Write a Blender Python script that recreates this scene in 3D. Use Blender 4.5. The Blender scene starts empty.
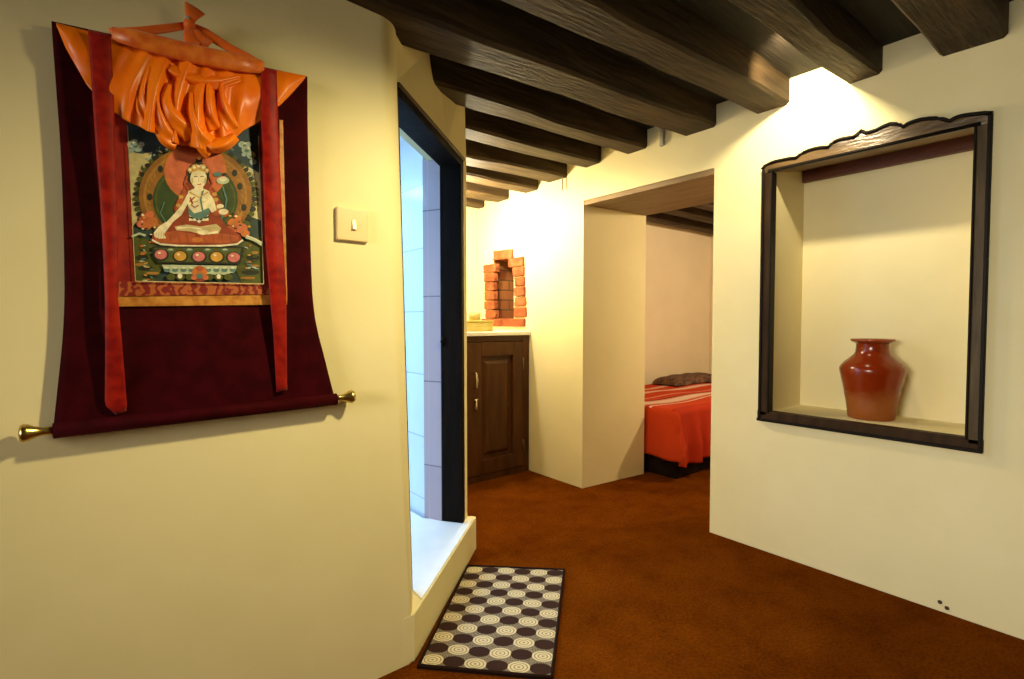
import bpy, bmesh, math, random
from mathutils import Vector, Matrix
random.seed(7)
C = bpy.context.scene.collection
SC = bpy.context.scene
# ------------------------------------------------------------------ camera model (used to place things on real surfaces)
F = 512.0; CAMH = 1.1; PITCH = math.atan(17.5 / 512); YAW = math.atan2(.62945638, .77703582)
def ray(px, py):
    X, Y, Z = (px - 512) / F, 1.0, -(py - 339.5) / F
    c, s = math.cos(PITCH), math.sin(PITCH)
    Y, Z = c * Y + s * Z, -s * Y + c * Z
    cy, sy = math.cos(YAW), math.sin(YAW)
    return Vector((cy * X + sy * Y, -sy * X + cy * Y, Z))
O = Vector((0, 0, CAMH))
def on(px, py, ax, val):
    r = ray(px, py)
    return O + r * ((val - O[ax]) / r[ax])

# ------------------------------------------------------------------ materials
def new_mat(name):
    m = bpy.data.materials.new(name); m.use_nodes = True
    nt = m.node_tree
    return m, nt, nt.nodes['Principled BSDF']
def N(nt, t, **kw):
    n = nt.nodes.new(t)
    for k, v in kw.items():
        if k in n.inputs.keys(): n.inputs[k].default_value = v
        else: setattr(n, k, v)
    return n
def L(nt, a, b): nt.links.new(a, b)
def flat(name, col, rough=.6, metal=0, spec=.5, sheen=0):
    m, nt, b = new_mat(name)
    b.inputs['Base Color'].default_value = (*col, 1)
    b.inputs['Roughness'].default_value = rough
    b.inputs['Metallic'].default_value = metal
    b.inputs['Specular IOR Level'].default_value = spec
    if sheen: b.inputs['Sheen Weight'].default_value = sheen
    return m
def noisy(name, c1, c2, scale=8, rough=.7, bump=.2, bscale=None, stretch=(1, 1, 1), spec=.4, detail=5, lo=.35, hi=.65, dist=.01, sheen=0):
    m, nt, b = new_mat(name)
    tc = N(nt, 'ShaderNodeTexCoord')
    mp = N(nt, 'ShaderNodeMapping'); mp.inputs['Scale'].default_value = stretch
    L(nt, tc.outputs['Object'], mp.inputs['Vector'])
    n = N(nt, 'ShaderNodeTexNoise', Scale=scale, Detail=detail)
    L(nt, mp.outputs[0], n.inputs['Vector'])
    r = N(nt, 'ShaderNodeValToRGB')
    r.color_ramp.elements[0].position = lo; r.color_ramp.elements[0].color = (*c1, 1)
    r.color_ramp.elements[1].position = hi; r.color_ramp.elements[1].color = (*c2, 1)
    L(nt, n.outputs['Fac'], r.inputs[0]); L(nt, r.outputs[0], b.inputs['Base Color'])
    b.inputs['Roughness'].default_value = rough
    b.inputs['Specular IOR Level'].default_value = spec
    if sheen: b.inputs['Sheen Weight'].default_value = sheen
    if bump:
        n2 = N(nt, 'ShaderNodeTexNoise', Scale=bscale or scale * 3, Detail=6)
        L(nt, mp.outputs[0], n2.inputs['Vector'])
        bp = N(nt, 'ShaderNodeBump', Strength=bump, Distance=dist)
        L(nt, n2.outputs['Fac'], bp.inputs['Height']); L(nt, bp.outputs[0], b.inputs['Normal'])
    return m

M = {}
M['plaster'] = noisy('cream_plaster', (.765, .672, .382), (.805, .712, .422), 3, .75, .25, 14, spec=.25, dist=.006)
M['plaster_bed'] = noisy('bedroom_plaster', (.74, .64, .47), (.78, .68, .50), 3, .8, .2, 14, spec=.2, dist=.006)
M['beam'] = noisy('dark_beam_wood', (.027, .015, .006), (.064, .039, .016), 9, .65, .5, 26, (.35, 3, 3), .2, dist=.012)
M['plank'] = noisy('dark_ceiling_plank', (.012, .008, .004), (.025, .016, .008), 7, .7, .4, 20, (.4, 4, 1), .3)
M['lintel'] = noisy('brown_lintel_wood', (.17, .105, .045), (.25, .16, .075), 8, .55, .3, 22, (4, .6, 3), .4)
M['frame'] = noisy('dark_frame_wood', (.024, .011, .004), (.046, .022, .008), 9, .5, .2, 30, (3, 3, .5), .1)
M['frame_stile_lit'] = noisy('frame_wood_stile_lit', (.05, .03, .010), (.10, .062, .022), 9, .45, .2, 30, (3, 3, .5), .2)  # right stile: same frame wood, lightened for the light falling on it
M['frame_top_lit'] = noisy('frame_wood_top_lit', (.075, .042, .015), (.15, .09, .035), 9, .3, .25, 30, (3, .6, 3), .5)  # top rail: light caught by the frame wood is put into a paler tone
M['frame_line'] = flat('black_frame_moulding', (.009, .006, .004), .5, spec=.1)
M['redwood'] = noisy('red_brown_board', (.10, .028, .012), (.15, .045, .02), 7, .5, .2, 20, (3, .5, 3))
M['doorframe'] = noisy('door_frame_wood', (.006, .004, .003), (.012, .007, .005), 8, .6, .2, 24, (3, 3, .5), .05)
M['casing'] = noisy('door_casing_edge', (.06, .03, .013), (.11, .06, .028), 8, .45, .2, 24, (3, 3, .5), .5)
M['cab'] = noisy('cabinet_wood', (.050, .015, .002), (.086, .027, .004), 7, .45, .25, 24, (3, 3, .4), .25)
M['white_top'] = noisy('white_counter', (.80, .77, .66), (.86, .83, .72), 4, .4, .1)
M['brick'] = noisy('red_brick', (.21, .050, .016), (.33, .10, .036), 14, .8, .5, 60, spec=.2)
M['brickdark'] = None
M['chrome'] = flat('bright_metal', (.75, .7, .62), .22, 1)
M['brass'] = flat('aged_brass', (.55, .40, .14), .28, 1)
M['vase'] = noisy('glazed_terracotta', (.20, .030, .006), (.30, .055, .010), 5, .22, .08, 40, spec=.55)
M['vase_low'] = noisy('bare_terracotta', (.27, .08, .016), (.33, .105, .024), 6, .42, .1, 40, spec=.4)
def mat_vase():
    m, nt, b = new_mat('half_glazed_terracotta')
    tc = N(nt, 'ShaderNodeTexCoord'); sep = N(nt, 'ShaderNodeSeparateXYZ'); L(nt, tc.outputs['Object'], sep.inputs[0])
    nz = N(nt, 'ShaderNodeTexNoise', Scale=7, Detail=4); L(nt, tc.outputs['Object'], nz.inputs['Vector'])
    ma = N(nt, 'ShaderNodeMath', operation='MULTIPLY_ADD'); ma.inputs[1].default_value = .10; L(nt, nz.outputs['Fac'], ma.inputs[0]); L(nt, sep.outputs[2], ma.inputs[2])
    m2 = N(nt, 'ShaderNodeMath', operation='ADD'); m2.inputs[1].default_value = -VASE_Z; L(nt, ma.outputs[0], m2.inputs[0])
    r = N(nt, 'ShaderNodeValToRGB'); r.color_ramp.elements[0].position = .135; r.color_ramp.elements[0].color = (.27, .068, .006, 1)
    r.color_ramp.elements[1].position = .185; r.color_ramp.elements[1].color = (.215, .021, .0015, 1)
    L(nt, m2.outputs[0], r.inputs[0]); L(nt, r.outputs[0], b.inputs['Base Color'])
    r2 = N(nt, 'ShaderNodeValToRGB'); r2.color_ramp.elements[0].position = .135; r2.color_ramp.elements[0].color = (.45,) * 3 + (1,)
    r2.color_ramp.elements[1].position = .185; r2.color_ramp.elements[1].color = (.2,) * 3 + (1,)
    L(nt, m2.outputs[0], r2.inputs[0]); L(nt, r2.outputs[0], b.inputs['Roughness'])
    return m
VASE_Z = .6725
M['vase_body'] = mat_vase()
M['switch'] = flat('cream_switch_plastic', (.72, .53, .27), .4)
M['switch2'] = flat('switch_rocker', (.78, .62, .36), .35)
M['paleyellow'] = noisy('pale_cane', (.38, .29, .06), (.48, .38, .10), 22, .6, .4, 60, (1, 1, 3))
M['cream_paper'] = flat('cream_paper', (.52, .42, .18), .7)
M['bathfloor'] = noisy('white_marble_floor', (.78, .80, .83), (.88, .89, .90), 5, .25, .02)
M['wire'] = flat('grey_wire', (.35, .33, .27), .5)
M['plug'] = flat('brown_plug', (.05, .03, .012), .6)
M['beddark'] = noisy('dark_bed_base', (.008, .004, .003), (.016, .007, .005), 8, .9, .1, spec=.05)
M['mattress'] = flat('mattress_cloth', (.45, .38, .3), .8)
M['darkthrow'] = noisy('dark_patterned_throw', (.05, .022, .012), (.17, .085, .05), 16, .85, .3, 50, (1, 3, 1))

def mat_brickdark():
    m, nt, b = new_mat('shaded_brown_brickwork')  # shade inside the recess is put into the brown brick colours
    tc = N(nt, 'ShaderNodeTexCoord'); mp = N(nt, 'ShaderNodeMapping')
    sp = N(nt, 'ShaderNodeSeparateXYZ'); cb_ = N(nt, 'ShaderNodeCombineXYZ'); L(nt, tc.outputs['Object'], sp.inputs[0])
    ad_ = N(nt, 'ShaderNodeMath', operation='ADD'); L(nt, sp.outputs[0], ad_.inputs[0]); L(nt, sp.outputs[1], ad_.inputs[1])
    L(nt, ad_.outputs[0], cb_.inputs[0]); L(nt, sp.outputs[2], cb_.inputs[1]); L(nt, cb_.outputs[0], mp.inputs[0])
    br = N(nt, 'ShaderNodeTexBrick', Scale=1.0)
    br.inputs['Brick Width'].default_value = .22; br.inputs['Row Height'].default_value = .08
    br.inputs['Mortar Size'].default_value = .006
    br.inputs['Color1'].default_value = (.22, .07, .018, 1); br.inputs['Color2'].default_value = (.30, .12, .03, 1)
    br.inputs['Mortar'].default_value = (.10, .045, .015, 1)
    L(nt, mp.outputs[0], br.inputs['Vector']); L(nt, br.outputs['Color'], b.inputs['Base Color'])
    b.inputs['Roughness'].default_value = .85
    return m
M['brickdark'] = mat_brickdark()

def mat_carpet():
    m, nt, b = new_mat('rust_brown_carpet')
    tc = N(nt, 'ShaderNodeTexCoord')
    n1 = N(nt, 'ShaderNodeTexNoise', Scale=4.5, Detail=9, Roughness=.74); L(nt, tc.outputs['Object'], n1.inputs['Vector'])
    n2 = N(nt, 'ShaderNodeTexNoise', Scale=95, Detail=4, Roughness=.7); L(nt, tc.outputs['Object'], n2.inputs['Vector'])
    r = N(nt, 'ShaderNodeValToRGB')
    e = r.color_ramp.elements
    e[0].position = .26; e[0].color = (.082, .017, .0012, 1); e[1].position = .76; e[1].color = (.195, .049, .003, 1)
    L(nt, n1.outputs['Fac'], r.inputs[0])
    mx = N(nt, 'ShaderNodeMix', data_type='RGBA', blend_type='MULTIPLY'); mx.inputs['Factor'].default_value = .75
    r2 = N(nt, 'ShaderNodeValToRGB'); r2.color_ramp.elements[0].position = .3; r2.color_ramp.elements[0].color = (.42, .42, .42, 1)
    r2.color_ramp.elements[1].position = .7; r2.color_ramp.elements[1].color = (1.25, 1.25, 1.25, 1)
    L(nt, n2.outputs['Fac'], r2.inputs[0])
    L(nt, r.outputs[0], mx.inputs[6]); L(nt, r2.outputs[0], mx.inputs[7]); L(nt, mx.outputs[2], b.inputs['Base Color'])
    bp = N(nt, 'ShaderNodeBump', Strength=.8, Distance=.012); L(nt, n2.outputs['Fac'], bp.inputs['Height']); L(nt, bp.outputs[0], b.inputs['Normal'])
    b.inputs['Roughness'].default_value = .95; b.inputs['Specular IOR Level'].default_value = 0
    b.inputs['Sheen Weight'].default_value = 0
    b.inputs['Sheen Tint'].default_value = (.8, .35, .12, 1)
    return m
M['carpet'] = mat_carpet()

def mat_tile(name, c1, c2, grout, w, h, rot):
    m, nt, b = new_mat(name)
    tc = N(nt, 'ShaderNodeTexCoord'); mp = N(nt, 'ShaderNodeMapping')
    mp.inputs['Rotation'].default_value = rot
    mp.inputs['Location'].default_value = (.05, .02, .09)
    L(nt, tc.outputs['Object'], mp.inputs[0])
    br = N(nt, 'ShaderNodeTexBrick', Scale=1.0, offset=0.0)
    br.inputs['Brick Width'].default_value = w; br.inputs['Row Height'].default_value = h
    br.inputs['Mortar Size'].default_value = .003; br.inputs['Mortar Smooth'].default_value = .1
    br.inputs['Color1'].default_value = (*c1, 1); br.inputs['Color2'].default_value = (*c2, 1); br.inputs['Mortar'].default_value = (*grout, 1)
    L(nt, mp.outputs[0], br.inputs['Vector']); L(nt, br.outputs['Color'], b.inputs['Base Color'])
    b.inputs['Roughness'].default_value = .18
    return m
M['tile'] = mat_tile('pale_lilac_tile', (.45, .345, .40), (.49, .375, .43), (.22, .17, .2), .3, .4, (math.pi / 2, 0, 0))
M['bathwall'] = mat_tile('white_bathroom_tile', (.74, .78, .80), (.77, .80, .82), (.5, .52, .55), .3, .4, (math.pi / 2, 0, math.pi / 2))

def mat_fabric(name, c1, c2, rough=.45, scale=30, spec=.5, sheen=.3, bump=.15, metal_fleck=None):
    m = noisy(name, c1, c2, scale, rough, bump, scale * 4, spec=spec, dist=.002, sheen=sheen)
    return m
M['maroon'] = mat_fabric('maroon_brocade', (.026, .0003, .0012), (.042, .0005, .003), .8, 26, .06, .0)
M['orange'] = mat_fabric('orange_silk', (.82, .15, .004), (.92, .235, .006), .36, 7, .35, .0, .05)
M['tie'] = mat_fabric('orange_tie', (.68, .11, .006), (.78, .15, .012), .5, 12, .3, .1)
M['roll'] = mat_fabric('orange_brocade_roll', (.62, .10, .006), (.80, .22, .02), .4, 40, .5, .1)
M['ribbon'] = mat_fabric('red_ribbon_brocade', (.19, .0015, .001), (.33, .010, .002), .5, 38, .12, .1)
M['redborder'] = mat_fabric('red_border_brocade', (.20, .004, .002), (.32, .016, .004), .5, 34, .4, .0)
M['goldborder'] = mat_fabric('gold_border_brocade', (.40, .13, .02), (.60, .27, .05), .35, 60, .5, .0)

def mat_scroll():
    m, nt, b = new_mat('red_scroll_brocade')
    tc = N(nt, 'ShaderNodeTexCoord')
    w = N(nt, 'ShaderNodeTexWave', Scale=14, Distortion=9, Detail=2); w.inputs['Detail Scale'].default_value = 3
    L(nt, tc.outputs['Object'], w.inputs['Vector'])
    r = N(nt, 'ShaderNodeValToRGB')
    r.color_ramp.elements[0].position = .35; r.color_ramp.elements[0].color = (.20, .010, .006, 1)
    r.color_ramp.elements[1].position = .7; r.color_ramp.elements[1].color = (.42, .10, .02, 1)
    L(nt, w.outputs['Fac'], r.inputs[0]); L(nt, r.outputs[0], b.inputs['Base Color']); b.inputs['Roughness'].default_value = .5
    return m
M['scroll'] = mat_scroll()

def mat_mat():
    m, nt, b = new_mat('dotted_gingham_mat')
    uv = N(nt, 'ShaderNodeUVMap', uv_map='UVMap')
    sep = N(nt, 'ShaderNodeSeparateXYZ'); L(nt, uv.outputs[0], sep.inputs[0])
    def math_(op, a, bb=None):
        n = N(nt, 'ShaderNodeMath', operation=op)
        for i, x in enumerate((a, bb)):
            if x is None: continue
            if isinstance(x, (int, float)): n.inputs[i].default_value = x
            else: L(nt, x, n.inputs[i])
        return n.outputs[0]
    u, v = sep.outputs[0], sep.outputs[1]           # in cells
    fu = math_('SUBTRACT', math_('FRACT', u), .5); fv = math_('SUBTRACT', math_('FRACT', v), .5)
    par = math_('MODULO', math_('ADD', math_('FLOOR', u), math_('FLOOR', v)), 2)
    # rounded-hexagon dot : mix of circle and diamond metrics
    d = math_('SQRT', math_('ADD', math_('POWER', math_('MULTIPLY', fu, .92), 2), math_('POWER', math_('MULTIPLY', fv, 1.1), 2)))
    dot = math_('LESS_THAN', d, .475)
    ring = math_('GREATER_THAN', math_('SINE', math_('MULTIPLY', d, 40)), .5)
    nz = N(nt, 'ShaderNodeTexNoise', Scale=22, Detail=3); L(nt, uv.outputs[0], nz.inputs['Vector'])
    def mix(f, a, bb):
        n = N(nt, 'ShaderNodeMix', data_type='RGBA')
        L(nt, f, n.inputs['Factor'])
        for i, x in ((6, a), (7, bb)):
            if isinstance(x, tuple): n.inputs[i].default_value = (*x, 1)
            else: L(nt, x, n.inputs[i])
        return n.outputs[2]
    cream = mix(ring, (.58, .49, .31), (.24, .19, .11))
    dark = mix(nz.outputs['Fac'], (.020, .007, .005), (.042, .017, .012))
    sp = math_('GREATER_THAN', nz.outputs['Fac'], .5)
    gray = mix(sp, (.085, .062, .045), (.27, .22, .155))
    col = mix(dot, gray, mix(par, cream, dark))
    L(nt, col, b.inputs['Base Color']); b.inputs['Roughness'].default_value = .9; b.inputs['Specular IOR Level'].default_value = .15
    bp = N(nt, 'ShaderNodeBump', Strength=.5, Distance=.003); L(nt, ring, bp.inputs['Height']); L(nt, bp.outputs[0], b.inputs['Normal'])
    return m
M['mat'] = mat_mat()
M['matedge'] = flat('mat_binding', (.018, .008, .006), .9, spec=.05)

def mat_blanket():
    m, nt, b = new_mat('striped_orange_blanket')
    uv = N(nt, 'ShaderNodeUVMap', uv_map='UVMap')
    sep = N(nt, 'ShaderNodeSeparateXYZ'); L(nt, uv.outputs[0], sep.inputs[0])
    nz = N(nt, 'ShaderNodeTexNoise', Scale=60, Detail=3); L(nt, uv.outputs[0], nz.inputs['Vector'])
    ad = N(nt, 'ShaderNodeMath', operation='MULTIPLY_ADD'); ad.inputs[1].default_value = .014
    L(nt, nz.outputs['Fac'], ad.inputs[0]); L(nt, sep.outputs[1], ad.inputs[2])
    r = N(nt, 'ShaderNodeValToRGB'); cr = r.color_ramp; cr.interpolation = 'CONSTANT'
    red = (.50, .042, .006); red2 = (.38, .026, .005); wh = (.72, .50, .38); pk = (.62, .24, .16); dk = (.16, .03, .02)
    bands = [(0, red2), (.30, red), (.415, wh), (.43, red), (.45, pk), (.465, wh), (.525, pk), (.54, dk), (.555, red), (.60, pk), (.615, red), (.70, pk), (.715, wh), (.74, pk), (.76, red), (.84, pk), (.87, wh), (.885, pk), (.90, red)]
    cr.elements[0].position = 0; cr.elements[0].color = (*bands[0][1], 1)
    cr.elements[1].position = bands[1][0]; cr.elements[1].color = (*bands[1][1], 1)
    for p, c in bands[2:]:
        e = cr.elements.new(p); e.color = (*c, 1)
    L(nt, ad.outputs[0], r.inputs[0])
    gt = N(nt, 'ShaderNodeMath', operation='GREATER_THAN'); gt.inputs[1].default_value = .30; L(nt, sep.outputs[0], gt.inputs[0])
    mx = N(nt, 'ShaderNodeMix', data_type='RGBA'); mx.inputs[6].default_value = (*red, 1); L(nt, gt.outputs[0], mx.inputs['Factor']); L(nt, r.outputs[0], mx.inputs[7])
    L(nt, mx.outputs[2], b.inputs['Base Color'])
    b.inputs['Roughness'].default_value = .9; b.inputs['Specular IOR Level'].default_value = .15
    return m
M['blanket'] = mat_blanket()

# ------------------------------------------------------------------ mesh helpers
class MB:
    def __init__(s): s.bm = bmesh.new(); s.mi = 0
    def v(s, p): return s.bm.verts.new(p)
    def face(s, pts):
        f = s.bm.faces.new([s.v(p) for p in pts]); f.material_index = s.mi; return f
    def box(s, x0, x1, y0, y1, z0, z1, fn=None):
        P = [(x, y, z) for z in (z0, z1) for y in (y0, y1) for x in (x0, x1)]
        if fn: P = [fn(*p) for p in P]
        vs = [s.v(p) for p in P]
        for q in ((0, 2, 3, 1), (4, 5, 7, 6), (0, 1, 5, 4), (2, 6, 7, 3), (0, 4, 6, 2), (1, 3, 7, 5)):
            f = s.bm.faces.new([vs[i] for i in q]); f.material_index = s.mi
    def prism(s, A, B):
        """two matching rings of 3-D points, capped"""
        a = [s.v(p) for p in A]; b = [s.v(p) for p in B]; n = len(a)
        fs = [s.bm.faces.new(a), s.bm.faces.new(b[::-1])]
        for i in range(n):
            fs.append(s.bm.faces.new((a[i], b[i], b[(i + 1) % n], a[(i + 1) % n])))
        for f in fs: f.material_index = s.mi
    def grid(s, nu, nv, fn, uv=None, smooth=True):
        vs = [[s.v(fn(i / nu, j / nv)) for i in range(nu + 1)] for j in range(nv + 1)]
        lay = (s.bm.loops.layers.uv.get('UVMap') or s.bm.loops.layers.uv.new('UVMap')) if uv else None
        for j in range(nv):
            for i in range(nu):
                f = s.bm.faces.new((vs[j][i], vs[j][i + 1], vs[j + 1][i + 1], vs[j + 1][i])); f.smooth = smooth; f.material_index = s.mi
                if uv:
                    for lp, (a, b) in zip(f.loops, ((i, j), (i + 1, j), (i + 1, j + 1), (i, j + 1))):
                        lp[lay].uv = uv(a / nu, b / nv)
        return vs
    def lathe(s, prof, origin, axis='z', n=40, mats=None):
        rings = []
        for (r, h) in prof:
            ring = []
            for k in range(n):
                a = 2 * math.pi * k / n
                p = (r * math.cos(a), r * math.sin(a), h)
                if axis == 'x': p = (p[2], p[0], p[1])
                if axis == 'y': p = (p[0], p[2], p[1])
                ring.append(s.v((origin[0] + p[0], origin[1] + p[1], origin[2] + p[2])))
            rings.append(ring)
        for j in range(len(rings) - 1):
            for k in range(n):
                f = s.bm.faces.new((rings[j][k], rings[j][(k + 1) % n], rings[j + 1][(k + 1) % n], rings[j + 1][k])); f.smooth = True
                f.material_index = mats[j] if mats else s.mi
        for ring in (rings[0], rings[-1]):
            f = s.bm.faces.new(ring); f.material_index = mats[0] if (mats and ring is rings[0]) else s.mi
    def tube(s, pts, rad, n=10, flatten=None):
        pts = [Vector(p) for p in pts]; rings = []
        for i, p in enumerate(pts):
            t = (pts[min(i + 1, len(pts) - 1)] - pts[max(i - 1, 0)]).normalized()
            up = Vector((0, 1, 0)) if abs(t.y) < .9 else Vector((1, 0, 0))
            a = t.cross(up).normalized(); b = t.cross(a).normalized()
            r = rad[i] if isinstance(rad, (list, tuple)) else rad
            ra, rb = (r, r) if flatten is None else (r, r * flatten)
            rings.append([s.v(p + a * ra * math.cos(2 * math.pi * k / n) + b * rb * math.sin(2 * math.pi * k / n)) for k in range(n)])
        for j in range(len(rings) - 1):
            for k in range(n):
                f = s.bm.faces.new((rings[j][k], rings[j][(k + 1) % n], rings[j + 1][(k + 1) % n], rings[j + 1][k])); f.smooth = True; f.material_index = s.mi
        for r in (rings[0], rings[-1][::-1]):
            f = s.bm.faces.new(r); f.material_index = s.mi
    def build(s, name, mats, parent=None, loc=None, bevel=0, seg=2, recalc=True, solid=0, tri=False):
        if recalc: bmesh.ops.recalc_face_normals(s.bm, faces=s.bm.faces)
        if tri: bmesh.ops.triangulate(s.bm, faces=[f for f in s.bm.faces if len(f.verts) > 4])
        if loc is not None: bmesh.ops.translate(s.bm, verts=s.bm.verts, vec=-Vector(loc))
        me = bpy.data.meshes.new(name); s.bm.to_mesh(me); s.bm.free()
        for m in (mats if isinstance(mats, (list, tuple)) else [mats]): me.materials.append(m)
        o = bpy.data.objects.new(name, me); C.objects.link(o)
        if loc is not None: o.location = loc
        if parent is not None:
            o.parent = parent
            if loc is None: o.location = -Vector(parent.location)
            else: o.location = Vector(loc) - Vector(parent.location)
        if solid:
            md = o.modifiers.new('thick', 'SOLIDIFY'); md.thickness = solid; md.offset = 0
        if bevel:
            md = o.modifiers.new('bevel', 'BEVEL'); md.width = bevel; md.segments = seg; md.limit_method = 'ANGLE'; md.angle_limit = math.radians(40)
        return o
def tag(o, label=None, cat=None, group=None, kind=None):
    if label: o['label'] = label
    if cat: o['category'] = cat
    if group: o['group'] = group
    if kind: o['kind'] = kind
    return o
def thing(name, loc, label, cat, group=None):
    o = bpy.data.objects.new(name, None); C.objects.link(o); o.location = loc; o.empty_display_size = .1
    return tag(o, label, cat, group)
def struct(o): o['kind'] = 'structure'; return o
def child(mb, name, mats, root, **kw):
    """part or sub-part modelled in world coordinates; parent's origin is honoured"""
    o = mb.build(name, mats, None, **kw)
    o.parent = root
    off = Vector(root.location)
    p = root.parent
    while p is not None: off += Vector(p.location); p = p.parent
    o.location = Vector(o.location) - off
    return o

# ------------------------------------------------------------------ setting
WX = 2.47                                    # face of the right-hand wall
LY = 1.46                                    # face of the left-hand wall
A0 = Vector((.836, 1.588, 0)); EV = Vector((.515, .43, 0)).normalized(); NV = Vector((EV.y, -EV.x, 0))   # wall with the bathroom door
def dw(s, d, z): p = A0 + EV * s - NV * d; return (p.x, p.y, z)     # d > 0 goes into the wall

b = MB(); b.box(-2.6, 5.7, -2.7, 3.8, -.1, 0); struct(b.build('floor', M['carpet']))
b = MB()                                      # planked slab over everything
y = -2.7
while y < 3.8:
    b.box(-2.6, 5.7, y, y + .178, 2.2 + random.uniform(0, .006), 2.3); y += .18
b.box(-2.6, 5.7, -2.7, 3.8, 2.21, 2.32)
struct(b.build('ceiling', M['plank']))

# right wall, with doorway, niche and brick opening
def wall_with_holes(x0, x1, y0, y1, z0, z1, holes):
    ys = sorted({y0, y1, *[h[0] for h in holes], *[h[1] for h in holes]})
    zs = sorted({z0, z1, *[h[2] for h in holes], *[h[3] for h in holes]})
    mb = MB()
    def hole(yc, zc):
        for h in holes:
            if h[0] < yc < h[1] and h[2] < zc < h[3]: return h
    for i in range(len(ys) - 1):
        for j in range(len(zs) - 1):
            a, c, e, g = ys[i], ys[i + 1], zs[j], zs[j + 1]
            h = hole((a + c) / 2, (e + g) / 2)
            if h is None:
                mb.face([(x0, a, e), (x0, c, e), (x0, c, g), (x0, a, g)])
                mb.face([(x1, a, e), (x1, c, e), (x1, c, g), (x1, a, g)])
            elif h[4] is not None:
                mb.face([(x0 + h[4], a, e), (x0 + h[4], c, e), (x0 + h[4], c, g), (x0 + h[4], a, g)])
                mb.face([(x1, a, e), (x1, c, e), (x1, c, g), (x1, a, g)])
    for h in holes:
        xx = x1 if h[4] is None else x0 + h[4]
        a, c, e, g = h[:4]
        mb.face([(x0, a, e), (xx, a, e), (xx, a, g), (x0, a, g)]); mb.face([(x0, c, e), (xx, c, e), (xx, c, g), (x0, c, g)])
        mb.face([(x0, a, g), (xx, a, g), (xx, c, g), (x0, c, g)])
        if e > z0: mb.face([(x0, a, e), (xx, a, e), (xx, c, e), (x0, c, e)])
    for (p, q) in ((y0, y0), (y1, y1)): mb.face([(x0, p, z0), (x1, p, z0), (x1, p, z1), (x0, p, z1)])
    mb.face([(x0, y0, z1), (x1, y0, z1), (x1, y1, z1), (x0, y1, z1)])
    bmesh.ops.remove_doubles(mb.bm, verts=mb.bm.verts, dist=1e-5)
    return mb
NICHE = (.385, 1.112, .672, 1.872)
wr = wall_with_holes(WX, WX + .59, -2.6, 3.53, 0, 2.26,
                     [(1.405, 2.312, 0, 1.888, None), (*NICHE, .35), (3.03, 3.305, 1.10, 1.60, .27)])
for v_ in wr.bm.verts:
    if abs(v_.co.x - WX) < 1e-4 and abs(v_.co.z - 1.872) < 1e-4 and .38 < v_.co.y < 1.12: v_.co.z = 1.812
    if v_.co.x > WX + .5 and abs(v_.co.y - 2.312) < 1e-4: v_.co.y = 2.258
struct(wr.build('wall_right', M['plaster'], bevel=.006))
b = MB(); b.prism([(WX + .004, 1.406, 1.857), (WX + .586, 1.406, 1.857), (WX + .586, 2.258, 1.857), (WX + .004, 2.311, 1.857)], [(WX + .004, 1.406, 1.888), (WX + .586, 1.406, 1.888), (WX + .586, 2.258, 1.888), (WX + .004, 2.311, 1.888)]); struct(b.build('trim_1', M['lintel'], bevel=.003))   # doorway lintel board

# left wall with the rounded corner, running up to the bathroom opening
def slope_s(z): return -.0555 * (z - .163)
def left_ring(z):
    t = min(1, max(0, (z - .163) / 1.7))
    cx = .772 + (.722 - .772) * t
    s_ = max(slope_s(max(z, .0)), -.113)
    f = dw(s_, 0, 0); g = dw(s_, .17, 0)
    p0, p1, p2 = Vector((cx - .012 - .04 * t, LY)), Vector((cx + .004, LY)), Vector(f[:2])
    pts = [(-2.6, LY), (cx - .17, LY)]
    for k in range(25):
        q = k / 24
        v = p0 * (1 - q) ** 2 + p1 * 2 * q * (1 - q) + p2 * q * q
        pts.append((v.x, v.y))
    pts += [g[:2], (-2.6, LY + .19)]
    return [(p[0], p[1], z) for p in pts]
b = MB()
zz = [0, .163, 1.0, 1.86, 2.26]
rings = [[b.v(p) for p in left_ring(z)] for z in zz]
for j in range(len(zz) - 1):
    n = len(rings[j])
    for i in range(n):
        f = b.bm.faces.new((rings[j][i], rings[j][(i + 1) % n], rings[j + 1][(i + 1) % n], rings[j + 1][i]))
b.bm.faces.new(rings[0]); b.bm.faces.new(rings[-1])
struct(b.build('wall_left', M['plaster']))
# door wall: head and far pier
S1 = .632; SE = .695; TOPZ = 1.862
b = MB()
MS, MD = .42, .055
b.prism([dw(-.108, 0, TOPZ), dw(MS, 0, TOPZ - .008), dw(MS, MD, 2.26), dw(-.13, 0, 2.26)], [dw(-.108, .17, TOPZ), dw(MS, .17, TOPZ - .008), dw(MS, .19, 2.26), dw(-.13, .17, 2.26)])
b.prism([dw(MS, 0, TOPZ - .008), dw(SE, 0, TOPZ - .012), dw(SE + .01, .012, 2.26), dw(MS, MD, 2.26)], [dw(MS, .17, TOPZ - .008), dw(SE, .17, TOPZ - .012), dw(SE + .01, .19, 2.26), dw(MS, .19, 2.26)])
b.prism([dw(S1, 0, 0), dw(SE, 0, 0), dw(SE, 0, TOPZ), dw(S1, 0, TOPZ)], [dw(S1, .17, 0), dw(SE, .17, 0), dw(SE, .17, TOPZ), dw(S1, .17, TOPZ)])
struct(b.build('wall_bathroom', M['plaster']))
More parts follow.
